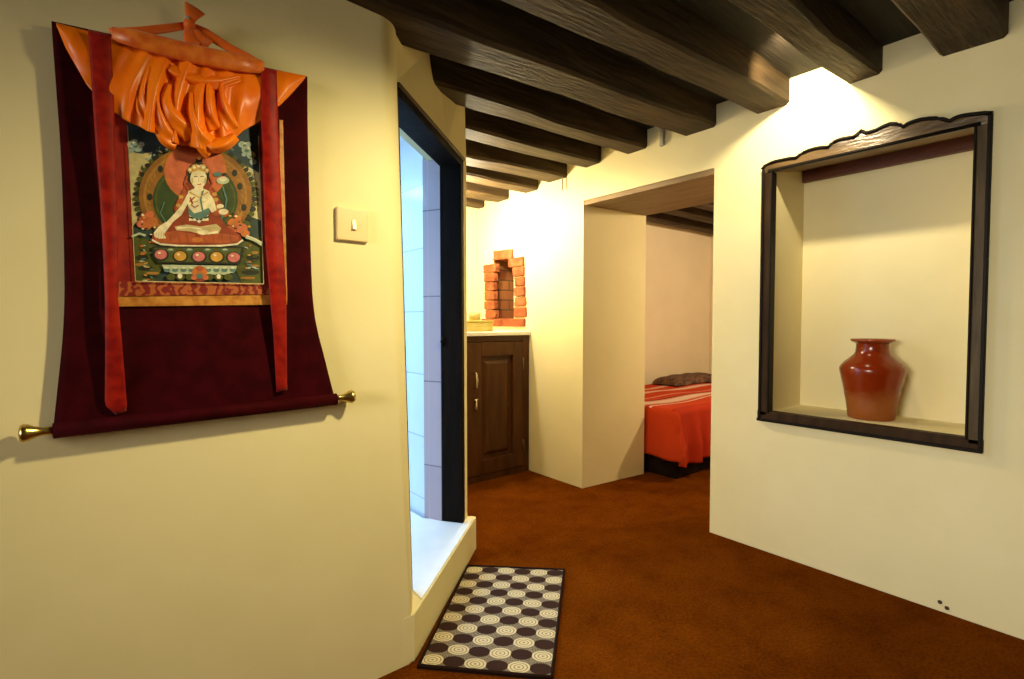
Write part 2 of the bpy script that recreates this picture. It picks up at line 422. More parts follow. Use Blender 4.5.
# passage wall beyond the pier, hidden edge-on, then the back of the passage
b = MB()
p = dw(SE, 0, 0); q = dw(SE, .12, 0)
b.prism([(p[0], p[1], 0), (1.868, 2.86, 0), (1.868, 3.6, 0), (1.78, 3.6, 0), (1.78, 2.88, 0), (q[0], q[1], 0)],
        [(*dw(SE, .02, 0)[:2], 2.26), (1.868, 2.86, 2.26), (1.868, 3.6, 2.26), (1.78, 3.6, 2.26), (1.78, 2.88, 2.26), (*dw(SE, .15, 0)[:2], 2.26)])
struct(b.build('wall_passage', M['plaster'], tri=True))
b = MB(); b.box(1.78, WX + .59, 3.53, 3.65, 0, 2.26); struct(b.build('wall_end', M['plaster']))
# the room behind the camera
b = MB(); b.box(-2.6, WX + .59, -2.75, -2.6, 0, 2.26); struct(b.build('wall_back', M['plaster']))
WIN = (-.25, .85, .95, 1.95)
wb = wall_with_holes(-2.75, -2.6, -2.7, 1.6, 0, 2.26, [(*WIN, None)])
struct(wb.build('wall_window', M['plaster']))
b = MB()
for (a, c, e, g) in ((WIN[0], WIN[1], WIN[2], WIN[2] + .05), (WIN[0], WIN[1], WIN[3] - .05, WIN[3]), (WIN[0], WIN[0] + .05, WIN[2], WIN[3]), (WIN[1] - .05, WIN[1], WIN[2], WIN[3]), (.28, .32, WIN[2], WIN[3])):
    b.box(-2.70, -2.64, a, c, e, g)
struct(b.build('window_1', M['frame']))
# bedroom shell
b = MB(); b.box(3.06, 5.7, 3.22, 3.35, 0, 2.26); struct(b.build('wall_bedroom', M['plaster_bed']))
b = MB(); b.box(5.6, 5.75, -.6, 3.35, 0, 2.26); b.box(3.06, 5.7, -.75, -.6, 0, 2.26); struct(b.build('wall_bedroom_far', M['plaster_bed']))

# raised sill in front of the bathroom and its floor
b = MB()
SH = .163
def st(p): return (p[0], p[1])
front = [(.68, LY + .03), (.74, LY - .0006), (.776, LY - .0008), (.80, 1.478), (1.375, 1.984), (1.407, 2.012), (1.398, 2.030)]
back = [dw(.70, .06, 0)[:2], dw(-.10, .06, 0)[:2]]
ring = front + [(p[0], p[1]) for p in back]
b.prism([(x, y, 0) for x, y in ring], [(x, y, SH - .004) for x, y in ring])
struct(b.build('trim_2', M['plaster'], bevel=.005, seg=2, tri=False))
b = MB()
ring = [(.835, 1.517), (1.372, 1.990), (1.368, 2.0)] + [dw(S1 - .002, .0, 0)[:2], dw(S1 - .002, .20, 0)[:2], (1.19, 2.2), (1.19, 3.4), (-.6, 3.4), (-.6, 1.66), (.62, 1.66), dw(.004, .16, 0)[:2], dw(.004, .0, 0)[:2]]
b.prism([(x, y, .1) for x, y in ring], [(x, y, SH) for x, y in ring])
struct(b.build('floor_bathroom', M['bathfloor'], tri=True))
# bathroom shell
b = MB()
g = dw(.628, .195, 0)
b.prism([(1.205, 2.152, .1), (1.2, 3.4, .1), (1.30, 3.4, .1), (1.30, 2.2, .1)], [(1.205, 2.152, 2.1), (1.2, 3.4, 2.1), (1.30, 3.4, 2.1), (1.30, 2.2, 2.1)])
struct(b.build('wall_bathroom_right', M['bathwall']))
b = MB(); b.box(-.6, 1.3, 3.4, 3.5, .1, 2.12); b.box(-.7, -.6, 1.66, 3.5, .1, 2.12); struct(b.build('wall_bathroom_back', M['bathwall']))
b = MB(); ring = [dw(.62, .12, 0)[:2], (1.25, 2.2), (1.25, 3.5), (-.7, 3.5), (-.7, 1.66), (.60, 1.66), dw(-.05, .12, 0)[:2]]
b.prism([(x, y, 2.0) for x, y in ring], [(x, y, 2.05) for x, y in ring]); struct(b.build('ceiling_bathroom', M['bathfloor']))
# tiled return of the door reveal
b = MB()
b.prism([dw(.612, .10, SH), dw(.64, .197, SH), dw(.67, .197, SH), dw(.67, .10, SH)], [dw(.612, .10, TOPZ), dw(.64, .197, TOPZ), dw(.67, .197, TOPZ), dw(.67, .10, TOPZ)])
o = b.build('wall_bathroom_return', M['tile'], loc=dw(.63, .15, 0)); struct(o)
o.data.transform(Matrix.Rotation(-math.atan2(-NV.y, -NV.x), 4, 'Z')); o.rotation_euler.z = math.atan2(-NV.y, -NV.x)

# wooden door lining (head and far jamb)
dr = thing('door_frame', dw(.3, .05, SH), 'dark wooden door frame lining the opening to the bright blue bathroom', 'door frame')
b = MB()
b.prism([dw(.602, -.006, SH), dw(S1 + .006, -.006, SH), dw(S1, .10, SH), dw(.612, .10, SH)], [dw(.585, -.006, TOPZ - .02), dw(S1, -.006, TOPZ - .01), dw(S1, .10, TOPZ - .01), dw(.600, .10, TOPZ - .02)])
jamb = child(b, 'jamb', M['doorframe'], dr, bevel=.004)
b = MB()
b.prism([dw(-.098, -.006, TOPZ - .036), dw(S1, -.006, TOPZ - .050), dw(S1, -.006, TOPZ - .012), dw(-.098, -.006, TOPZ)],
        [dw(-.098, .10, TOPZ - .036), dw(S1, .10, TOPZ - .050), dw(S1, .10, TOPZ - .012), dw(-.098, .10, TOPZ)])
child(b, 'head', M['doorframe'], dr, bevel=.003)
b = MB()
b.prism([dw(-.10, -.011, TOPZ - .010), dw(S1 + .008, -.011, TOPZ - .022), dw(S1 + .008, -.011, TOPZ - .008), dw(-.10, -.011, TOPZ + .004)],
        [dw(-.10, .01, TOPZ - .010), dw(S1 + .008, .01, TOPZ - .022), dw(S1 + .008, .01, TOPZ - .008), dw(-.10, .01, TOPZ + .004)])
child(b, 'casing', M['casing'], dr, bevel=.002)
b = MB()
b.prism([dw(slope_s(SH) - .012, -.002, SH), dw(slope_s(SH) + .004, -.002, SH), dw(slope_s(SH) + .004, .10, SH), dw(slope_s(SH) - .012, .10, SH)],
        [dw(slope_s(1.85) - .004, -.002, 1.85), dw(slope_s(1.85) + .006, -.002, 1.85), dw(slope_s(1.85) + .006, .10, 1.85), dw(slope_s(1.85) - .004, .10, 1.85)])
child(b, 'jamb', M['doorframe'], dr, bevel=.002)
b = MB(); q0 = Vector(dw(.606, .085, 1.01))
b.tube([q0 + Vector((0, 0, -.02)), q0 + Vector((-.012, -.010, 0)), q0 + Vector((0, 0, .02))], [.006, .012, .006], 8)
child(b, 'strike_plate', M['doorframe'], jamb)

# ------------------------------------------------------------------ ceiling beams
def beam(y0, y1, x0, x1, zl, zr, lab, h=.14, group=None):
    mb = MB()
    n = max(4, int((x1 - x0) / .16)); sd = random.random() * 50
    cr = []
    for i in range(n + 1):
        t = i / n; x = x0 + (x1 - x0) * t
        zb = zl + (zr - zl) * min(1, max(0, (x - .8) / 1.67))
        w = .005 * math.sin(sd + x * 5.1) + .003 * math.sin(sd * 2 + x * 13)
        w2 = .005 * math.sin(sd * 3 + x * 4.3) + .003 * math.sin(sd + x * 11)
        zj = .004 * math.sin(sd * 1.7 + x * 6) + .002 * math.sin(sd + x * 17)
        c = .012
        cr.append([mb.v(p) for p in ((x, y0 + w, zb + zj + c), (x, y0 + w + c, zb + zj), (x, y1 + w2 - c, zb + zj * .6), (x, y1 + w2, zb + zj * .6 + c), (x, y1 + w2, 2.215), (x, y0 + w, 2.215))])
    for i in range(n):
        for k in range(6):
            mb.bm.faces.new((cr[i][k], cr[i][(k + 1) % 6], cr[i + 1][(k + 1) % 6], cr[i + 1][k]))
    mb.bm.faces.new(cr[0]); mb.bm.faces.new(cr[-1][::-1])
    o = mb.build('ceiling_beam', M['beam'], loc=((x0 + x1) / 2, (y0 + y1) / 2, 2.1))
    o['kind'] = 'structure'
    return o
XR = WX + .02
def xleft(y):
    if y < 1.62: return -2.58
    if y < 2.02: return .836 + (y - 1.588) * 1.198 - .06
    if y < 2.86: return 1.376 + (y - 2.03) * .59 - .05
    return 1.83
for (y0, y1, zr) in [(-2.2, -2.05, 2.09), (-1.82, -1.66, 2.09), (-1.45, -1.3, 2.09), (-1.08, -.93, 2.09), (-.72, -.56, 2.09), (-.35, -.19, 2.09), (-.03, .13, 2.09),
                     (.324, .507, 2.091), (.688, .813, 2.094), (1.039, 1.194, 2.092), (1.398, 1.581, 2.093), (1.825, 1.961, 2.093), (2.163, 2.307, 2.092),
                     (2.47, 2.645, 2.073), (2.751, 2.894, 2.047), (3.082, 3.246, 2.040), (3.40, 3.50, 2.036)]:
    zl = 2.02 if y0 < 1 else (2.016 if y0 < 1.5 else 2.055)
    if y0 > 2.4: zl = 2.03
    beam(y0, y1, xleft(y0), XR, zl, zr, None)
for (y0, y1) in ((.2, .32), (.62, .74), (1.0, 1.12), (1.36, 1.48), (1.72, 1.84), (2.04, 2.15), (2.36, 2.47), (2.67, 2.78), (2.99, 3.10)):
    beam(y0, y1, 3.04, 5.62, 2.085, 2.085, None)

# ------------------------------------------------------------------ niche frame in the right wall
nf = thing('niche_frame', (WX, .75, .63), 'dark wooden frame with scalloped top around the wall niche', 'frame')
XF = WX - .017
def wp(px, py, x=XF): p = on(px, py, 0, x); return (p.y, p.z)
top_px = [(761.3, 169.7), (765, 166), (771, 163), (776, 161.3), (782.4, 160), (789, 158.6), (796.2, 157.9), (799.5, 155), (803.5, 152.7), (809, 150.3), (814.8, 148.6), (821, 147.5), (828.6, 147), (831, 144.3), (834, 142), (838, 140.2), (842.4, 138.9), (848, 138), (853.7, 137), (857.5, 134.3), (861, 130.8), (865.9, 132.9), (870, 132), (876.4, 130), (883, 126.6), (889.7, 124), (896, 124), (900, 125), (903.5, 126.7), (907.5, 123.9), (912.4, 121.9), (920, 119.8), (928.6, 118.6), (936, 118.3), (941.6, 119.1), (946, 120.2), (949.7, 121), (953.5, 118.8), (957.8, 117), (964, 115.5), (970.7, 114.6), (984, 113.2), (995.9, 112.6)]
tops = [wp(*p) for p in top_px]
yL, yR = 1.154, .354; zbot = 1.800
tops[0] = (yL, tops[0][1]); tops[-1] = (yR, tops[-1][1])
ringA = [(XF, y, z) for y, z in tops] + [(XF, yR, zbot), (XF, yL, zbot)]
ringB = [(WX + .01, y, z) for y, z in tops] + [(WX + .01, yR, zbot), (WX + .01, yL, zbot)]
b = MB(); b.prism(ringA, ringB); child(b, 'top_rail', M['frame_top_lit'], nf)
b = MB()                                                     # dark bead following the scallops
b.tube([(XF - .002, y, z) for y, z in tops], .0075, 8); b.tube([(XF - .002, yL - .03, zbot + .004), (XF - .002, yR + .03, zbot + .004)], .007, 8)
child(b, 'moulding', M['frame_line'], nf)
for (ya, yb, yo, mt) in ((1.112, 1.154, 1.148, 'frame'), (.354, .396, .360, 'frame_stile_lit')):
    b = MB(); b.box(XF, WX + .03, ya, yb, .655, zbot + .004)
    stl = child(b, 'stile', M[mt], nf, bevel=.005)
    b = MB(); b.box(XF - .006, WX + .004, yo - .006, yo + .006, .634, 1.835 if yo < 1 else 1.815); b.box(XF - .004, WX + .03, (1.106 if yo > 1 else .394), (1.114 if yo > 1 else .402), .67, zbot)
    child(b, 'bead', M['frame_line'], stl, bevel=.003)
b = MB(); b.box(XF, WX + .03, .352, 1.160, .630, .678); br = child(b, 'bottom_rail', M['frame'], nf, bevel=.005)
b = MB(); b.box(XF - .006, WX + .004, .352, 1.160, .628, .642); child(b, 'bead', M['frame_line'], br, bevel=.003)
b = MB(); b.prism([(WX + .008, .386, zbot), (WX + .345, .386, 1.868), (WX + .345, 1.111, 1.868), (WX + .008, 1.111, zbot)], [(WX + .008, .386, zbot + .012), (WX + .345, .386, 1.871), (WX + .345, 1.111, 1.871), (WX + .008, 1.111, zbot + .012)])
child(b, 'soffit_board', M['lintel'], nf)
b = MB(); b.box(WX + .318, WX + .349, .386, 1.111, 1.806, 1.868); child(b, 'lintel', M['redwood'], nf, bevel=.002)

# ------------------------------------------------------------------ vase
VX, VY, VZ = 2.672, .757, .6725
vs = thing('vase', (VX, VY, VZ), 'glazed brown terracotta vase with flared rim standing in the wall niche', 'vase')
prof = [(.092, 0), (.097, .004), (.102, .05), (.112, .11), (.124, .17), (.134, .215), (.1375, .235), (.134, .248), (.118, .268), (.096, .288), (.078, .305), (.0705, .318), (.068, .338), (.068, .36), (.071, .366)]
b = MB(); b.lathe([(r * .90, h * .925) for r, h in prof], (VX, VY, VZ), n=56)
for f in b.bm.faces: f.smooth = True
child(b, 'body', M['vase_body'], vs)
b = MB(); b.lathe([(r * .90, h * .925) for r, h in [(.069, .360), (.082, .367), (.091, .371), (.0925, .376), (.091, .381), (.072, .381), (.062, .374), (.060, .30)]], (VX, VY, VZ), n=56)
child(b, 'rim', M['vase'], vs)

# ------------------------------------------------------------------ brick niche
bn = thing('brick_niche', (WX, 3.17, 1.07), 'arched recess framed with red bricks above the corner cabinet', 'niche')
b = MB()   # recess lining set inside the hole, arch-shaped mouth hidden by the bricks
x0, x1 = WX + .02, WX + .262
b.box(x1, x1 + .006, 3.034, 3.302, 1.104, 1.597)
b.box(x0, x1, 3.033, 3.038, 1.104, 1.597); b.box(x0, x1, 3.298, 3.303, 1.104, 1.597); b.box(x0, x1, 3.034, 3.302, 1.102, 1.107); b.box(x0, x1, 3.034, 3.302, 1.594, 1.598)
child(b, 'recess', M['brickdark'], bn)
def brick(yc, zc, ly, lz, rot=0, depth=.03, jut=.018):
    mb = MB()
    j = random.uniform(-.006, .006)
    c, s = math.cos(rot), math.sin(rot)
    def f(x, y, z): return (x, yc + y * c - z * s, zc + y * s + z * c)
    mb.box(WX - jut + j, WX + depth, -ly / 2, ly / 2, -lz / 2, lz / 2, f)
    bmesh.ops.subdivide_edges(mb.bm, edges=mb.bm.edges, cuts=2, use_grid_fill=True)
    for v in mb.bm.verts: v.co += Vector((random.uniform(-.003, .003), random.uniform(-.003, .003), random.uniform(-.002, .002)))
    child(mb, 'brick', M['brick'], bn, bevel=.007)
def py2(px, py): p = on(px, py, 0, WX - .015); return p.y, p.z
rowsL = [(483, 495.5, 265, 272), (484, 494, 273.5, 281.5), (484, 493.3, 282.5, 290.5), (484.3, 493.7, 291.5, 300), (484.8, 494, 301, 309.5), (485, 495, 310.3, 318.3)]
for (xa, xb, ya, yb) in rowsL:
    (y0, z1), (y1, z0) = py2(xa, ya), py2(xb, yb)
    brick((y0 + y1) / 2, (z0 + z1) / 2, abs(y0 - y1) , abs(z1 - z0) * .93)
rowsR = [(508.5, 523, 258.3, 266), (512.5, 523.3, 267.3, 275.7), (514, 523.8, 277, 285.8), (514.5, 524.3, 287, 296), (514, 525, 297, 306), (513, 525.3, 307.2, 317)]
for (xa, xb, ya, yb) in rowsR:
    (y0, z1), (y1, z0) = py2(xa, ya), py2(xb, yb)
    brick((y0 + y1) / 2, (z0 + z1) / 2, abs(y0 - y1), abs(z1 - z0) * .93)
(y0, z0) = py2(493, 257); (y1, z1) = py2(512, 252.2)
brick((y0 + y1) / 2, (z0 + z1) / 2, abs(y0 - y1), .073, .04)
(y0, z1) = py2(499.5, 319.2); (y1, z0) = py2(526.5, 326)
brick((y0 + y1) / 2 + .0, (z0 + z1) / 2, .27, .06)
brick((y0 + y1) / 2 + .28, (z0 + z1) / 2, .27, .06)

# ------------------------------------------------------------------ cabinet, worktop and what stands on it
CY = 2.845
cb = thing('cabinet', (2.165, 3.15, 0), 'dark brown wooden cabinet with one panelled door in the passage corner', 'cabinet')
XC0, XC1 = 1.872, 2.466
b = MB()
b.box(XC0, XC1, CY + .02, 3.525, 0, 1.004)
child(b, 'body', M['cab'], cb, bevel=.003)
b = MB()
b.box(XC0, XC0 + .028, CY, CY + .03, 0, 1.004); b.box(2.405, XC1, CY, CY + .03, 0, 1.004); b.box(XC0 + .028, 2.405, CY, CY + .03, .965, 1.004); b.box(XC0 + .028, 2.405, CY, CY + .03, 0, .045)
child(b, 'face_frame', M['cab'], cb, bevel=.003)
b = MB()
d0, d1, e0, e1 = XC0 + .031, 2.402, .05, .96
p0, p1, q0_, q1_ = 2.030, 2.312, .150, .862
yF = CY - .006
b.box(d0, p0, yF, yF + .03, e0, e1); b.box(p1, d1, yF, yF + .03, e0, e1); b.box(p0, p1, yF, yF + .03, e0, q0_); b.box(p0, p1, yF, yF + .03, q1_, e1)
door = child(b, 'door', M['cab'], cb, bevel=.004)
b = MB()
g = .026
b.prism([(p0, yF + .022, q0_), (p1, yF + .022, q0_), (p1, yF + .022, q1_), (p0, yF + .022, q1_)], [(p0, yF + .03, q0_), (p1, yF + .03, q0_), (p1, yF + .03, q1_), (p0, yF + .03, q1_)])
b.prism([(p0 + g, yF + .022, q0_ + g), (p1 - g, yF + .022, q0_ + g), (p1 - g, yF + .022, q1_ - g), (p0 + g, yF + .022, q1_ - g)],
        [(p0 + 2 * g, yF + .006, q0_ + 2 * g), (p1 - 2 * g, yF + .006, q0_ + 2 * g), (p1 - 2 * g, yF + .006, q1_ - 2 * g), (p0 + 2 * g, yF + .006, q1_ - 2 * g)])
child(b, 'panel', M['cab'], door)
b = MB(); b.tube([(1.972, yF, .765), (1.970, yF - .026, .755), (1.973, yF - .032, .71), (1.976, yF - .026, .660), (1.976, yF, .650)], [.006, .0065, .0085, .0065, .006], 10)
child(b, 'handle', M['chrome'], door)
b = MB(); b.tube([(1.968, yF - .006, .573), (1.985, yF - .014, .577), (2.0, yF - .008, .572)], .006, 8); b.tube([(1.983, yF - .010, .575), (1.980, yF - .012, .53), (1.982, yF - .008, .495)], [.006, .008, .005], 8)
child(b, 'latch', M['chrome'], door)
for z in (.80, .2):
    b = MB(); b.tube([(2.403, yF - .004, z - .04), (2.403, yF - .004, z + .04)], .006, 8); child(b, 'hinge', M['casing'], door)
b = MB(); b.box(1.870, 2.469, CY - .018, 3.528, 1.0045, 1.032)
tag(b.build('worktop', M['white_top'], bevel=.004), 'thin white worktop slab lying on the dark cabinet', 'worktop')
CT = 1.0325
bx = thing('tray', (2.07, 2.99, CT), 'pale yellow shallow box on the white worktop, with a roll on it', 'box')
b = MB()
b.box(1.90, 2.20, 2.93, 3.06, CT, CT + .066)
child(b, 'body', M['paleyellow'], bx, bevel=.004)
b = MB(); b.box(1.896, 2.204, 2.926, 3.064, CT + .066, CT + .078); child(b, 'lid', M['paleyellow'], bx, bevel=.004)
b = MB(); b.lathe([(.016, 0), (.042, 0), (.042, .056), (.040, .058), (.016, .058), (.015, .002)], (2.085, 2.995, CT + .0785), n=28)
tag(b.build('paper_roll', M['cream_paper'], loc=(2.085, 2.995, CT + .0785)), 'small cream roll standing on the pale yellow box', 'roll')

# ------------------------------------------------------------------ bits fixed to the walls
for (px, py, lab) in ((940, 602, 'tiny brown wall plug low on the right wall, the one farther from the floor'), (947, 608, 'tiny brown wall plug just above the carpet, the lower of the pair')):
    p = on(px, py, 0, WX); b = MB(); b.lathe([(.0065, -.004), (.0075, .0), (.006, .006)], (WX, p.y, p.z), 'x', 12)
    tag(b.build('wall_plug', M['plug'], loc=(WX, p.y, p.z)), lab, 'wall plug', 'wall plugs low on the right wall')
p = on(562.5, 179, 0, WX - .02); q = on(562.5, 190, 0, WX - .02)
b = MB(); b.tube([(p.x + .021, p.y, p.z + .03), p, (p.x, p.y + .002, (p.z + q.z) / 2), q], .0055, 8)
tag(b.build('hook', M['wire'], loc=(WX - .02, p.y, p.z)), 'short grey hook hanging under the beams above the doorway', 'hook')
p = on(661, 130, 0, WX - .02); q = on(660, 144, 0, WX - .02)
b = MB(); b.box(WX - .018, WX + .002, p.y - .012, p.y + .012, q.z - .01, p.z + .02)
tag(b.build('bracket', M['wire'], bevel=.003, loc=(WX - .01, p.y, p.z)), 'small pale bracket on the wall between two ceiling beams', 'bracket')

# light switch
sw = thing('light_switch', (.581, LY, 1.381), 'square cream light switch on the wall between hanging and doorway', 'light switch')
b = MB(); b.box(.534, .628, LY - .013, LY + .001, 1.334, 1.428); pl = child(b, 'plate', M['switch'], sw, bevel=.004, seg=3)
b = MB(); b.prism([(.577, LY - .013, 1.366), (.590, LY - .013, 1.366), (.590, LY - .013, 1.396), (.577, LY - .013, 1.396)], [(.578, LY - .021, 1.367), (.589, LY - .021, 1.367), (.589, LY - .015, 1.395), (.578, LY - .015, 1.395)])
child(b, 'rocker', M['switch2'], sw, bevel=.001)

# ------------------------------------------------------------------ mat
mp_ = [(1.267, 1.885), (1.582, 1.581), (1.062, 1.112), (.765, 1.424)]   # far-left, far-right, near-right, near-left
FL, FR, NR, NL = [Vector((x, y, 0)) for x, y in mp_]
cen = (FL + FR + NR + NL) / 4
mt = thing('door_mat', (cen.x, cen.y, 0), 'door mat with brown and cream dots on the carpet by the step', 'mat')
b = MB()
def mpt(u, v, z):
    p = (NL * (1 - u) + NR * u) * (1 - v) + (FL * (1 - u) + FR * u) * v
    return (p.x, p.y, z)
b.grid(24, 40, lambda u, v: mpt(.012 + u * .976, .008 + v * .984, .0085 + .0012 * math.sin(u * 9 + v * 5)), lambda u, v: (u * 6 + 30, v * 11 + 32))
child(b, 'pile', M['mat'], mt, recalc=True)
b = MB()
corner = [mpt(0, 0, 0), mpt(1, 0, 0), mpt(1, 1, 0), mpt(0, 1, 0)]
b.prism([(x, y, .0005) for x, y, z in corner], [(x, y, .0045) for x, y, z in corner])
child(b, 'backing', M['matedge'], mt)
b = MB(); ins = [mpt(.009, .006, .009), mpt(.991, .006, .009), mpt(.991, .994, .009), mpt(.009, .994, .009)]
for i in range(4): b.tube([Vector(ins[i]).lerp(Vector(ins[(i + 1) % 4]), t / 6) for t in range(7)], .0052, 8)
child(b, 'binding', M['matedge'], mt)

# ------------------------------------------------------------------ bed in the next room
BX0, BX1, BY0, BY1, BT = 3.12, 5.05, 2.03, 3.08, .47
bd = thing('bed', ((BX0 + BX1) / 2, (BY0 + BY1) / 2, 0), 'single bed with dark base seen through the doorway', 'bed')
b = MB(); b.box(BX0, BX1, BY0, BY1, .0, .27); child(b, 'base', M['beddark'], bd, bevel=.01)
b = MB(); b.box(BX0 + .01, BX1, BY0 + .01, BY1, .272, BT); child(b, 'mattress', M['mattress'], bd, bevel=.05, seg=4)
b = MB()
NU, NVv = 110, 90
U0, U1, V0, V1 = BX0 - .34, BX1 - .05, BY0 - .37, BY1 - .02
def bl(u, v):
    x = U0 + (U1 - U0) * u; yv = V0 + (V1 - V0) * v
    du = max(0, BX0 - x); dv = max(0, BY0 - yv)
    drop = (du ** 3 + dv ** 3) ** (1 / 3)
    r = .05
    z = BT + .012 + .006 * math.sin(x * 7 + yv * 5) + .005 * math.sin(x * 3.1 - yv * 11) - drop
    z = max(z, .085 + .03 * math.sin(x * 4) ** 2)
    k = min(1, drop / .25)
    fold = (.024 * math.sin(x * 24 + 1.3 * math.sin(x * 6)) + .012 * math.sin(x * 47)) * k if dv > 0 else 0
    X = max(x, BX0 - .018 - (.02 * k * (.5 + .5 * math.sin(yv * 25)) if du > 0 else 0))
    X += .02 * (1 if dv > 0 and du > 0 else 0) * k
    Y = max(yv, BY0 - .02) - (k * .03 - fold if dv > 0 else 0)
    if drop > 0: z += .0
    return (X, Y, z)
b.grid(NU, NVv, bl, lambda u, v: (u * 2, v))
o = b.build('blanket', M['blanket'], loc=((BX0 + BX1) / 2, BY0, BT), solid=.008)
tag(o, 'orange red blanket with white stripes draped over the bed', 'blanket')
b = MB()
b.grid(30, 14, lambda u, v: (4.22 + u * .78, 2.74 + v * .30, BT + .03 + .075 * (max(0, 1 - abs(2 * v - 1) ** 3) * max(0, 1 - abs(2 * u - 1) ** 6)) ** .5 + .004 * math.sin(u * 23)))
b.grid(2, 2, lambda u, v: (4.22 + u * .78, 2.74 + v * .30, BT + .028))
tag(b.build('folded_throw', M['darkthrow'], loc=(4.6, 2.9, BT + .03)), 'dark patterned throw folded on the far side of the bed', 'throw')

# ------------------------------------------------------------------ hanging scroll painting
TY = LY - .030
def tp(px, py, off=0): p = on(px, py, 1, TY - off); return (p.x, TY - off, p.z)
tk = thing('scroll_painting', (.19, LY - .02, .87), 'hanging cloth scroll with a painted seated figure and orange silk veil', 'wall hanging')
Lp = [(51, 20), (55, 75), (60, 141), (62.2, 190), (63.6, 240), (64.5, 298), (62.5, 340), (58.6, 376), (55, 410), (52, 437)]
Rp = [(308, 76), (308, 117), (309.5, 180), (311, 240), (312, 275), (313.7, 306), (318, 332), (324, 353), (330.5, 380), (336.7, 403.6)]
Lw = [tp(*p) for p in Lp]; Rw = [tp(*p) for p in Rp]
def edge(E, z):
    for a, c in zip(E, E[1:]):
        if c[2] <= z <= a[2]: t = (a[2] - z) / (a[2] - c[2]); return a[0] + (c[0] - a[0]) * t
    return E[0][0] if z > E[0][2] else E[-1][0]
def smooth_edge(E, z):
    return (edge(E, min(E[0][2], z + .03)) + edge(E, z) + edge(E, max(E[-1][2], z - .03))) / 3
b = MB()
def cloth(u, v):
    zt = Lw[0][2] + (Rw[0][2] - Lw[0][2]) * u; zb = Lw[-1][2] + (Rw[-1][2] - Lw[-1][2]) * u
    zz = zt + (zb - zt) * v
    x = smooth_edge(Lw, zz) * (1 - u) + smooth_edge(Rw, zz) * u
    w = .004 * math.sin(u * 7 + v * 2) * (.3 + v) + .003 * math.sin(u * 15 + 2) * v
    if v > .55: w -= .010 * math.sin(math.pi * u) * (v - .55)
    return (x, TY + .006 + w * .6, zz)
b.grid(40, 60, cloth)
child(b, 'backing_cloth', M['maroon'], tk, solid=.004)
def panel(name, pts, mat, off, th=.002):
    A = [tp(px, py, off) for px, py in pts]; B_ = [(x, y + th, z) for x, y, z in A]
    mb = MB(); mb.prism(A, B_); return child(mb, name, mat, tk)
# borders: gold outer, red inner, scroll-pattern strip
gold = panel('gold_border', [(104, 120), (113, 120), (118.5, 240), (119.5, 294.5), (265, 294), (281, 293), (279.5, 120), (283, 120), (287.3, 296), (287.2, 304.5), (118, 306.5), (107, 306)], M['goldborder'], .0030)
panel('red_border', [(111, 112), (127.5, 122), (135.7, 281.7), (136, 296), (118.5, 296), (117.5, 240)], M['redborder'], .0052)
panel('red_border', [(257, 122), (275, 112), (282, 240), (283, 295), (264, 295), (263.8, 284.4)], M['redborder'], .0052)
panel('scroll_border', [(119, 281.5), (281, 284), (281.5, 294), (118.5, 296)], M['scroll'], .0058)

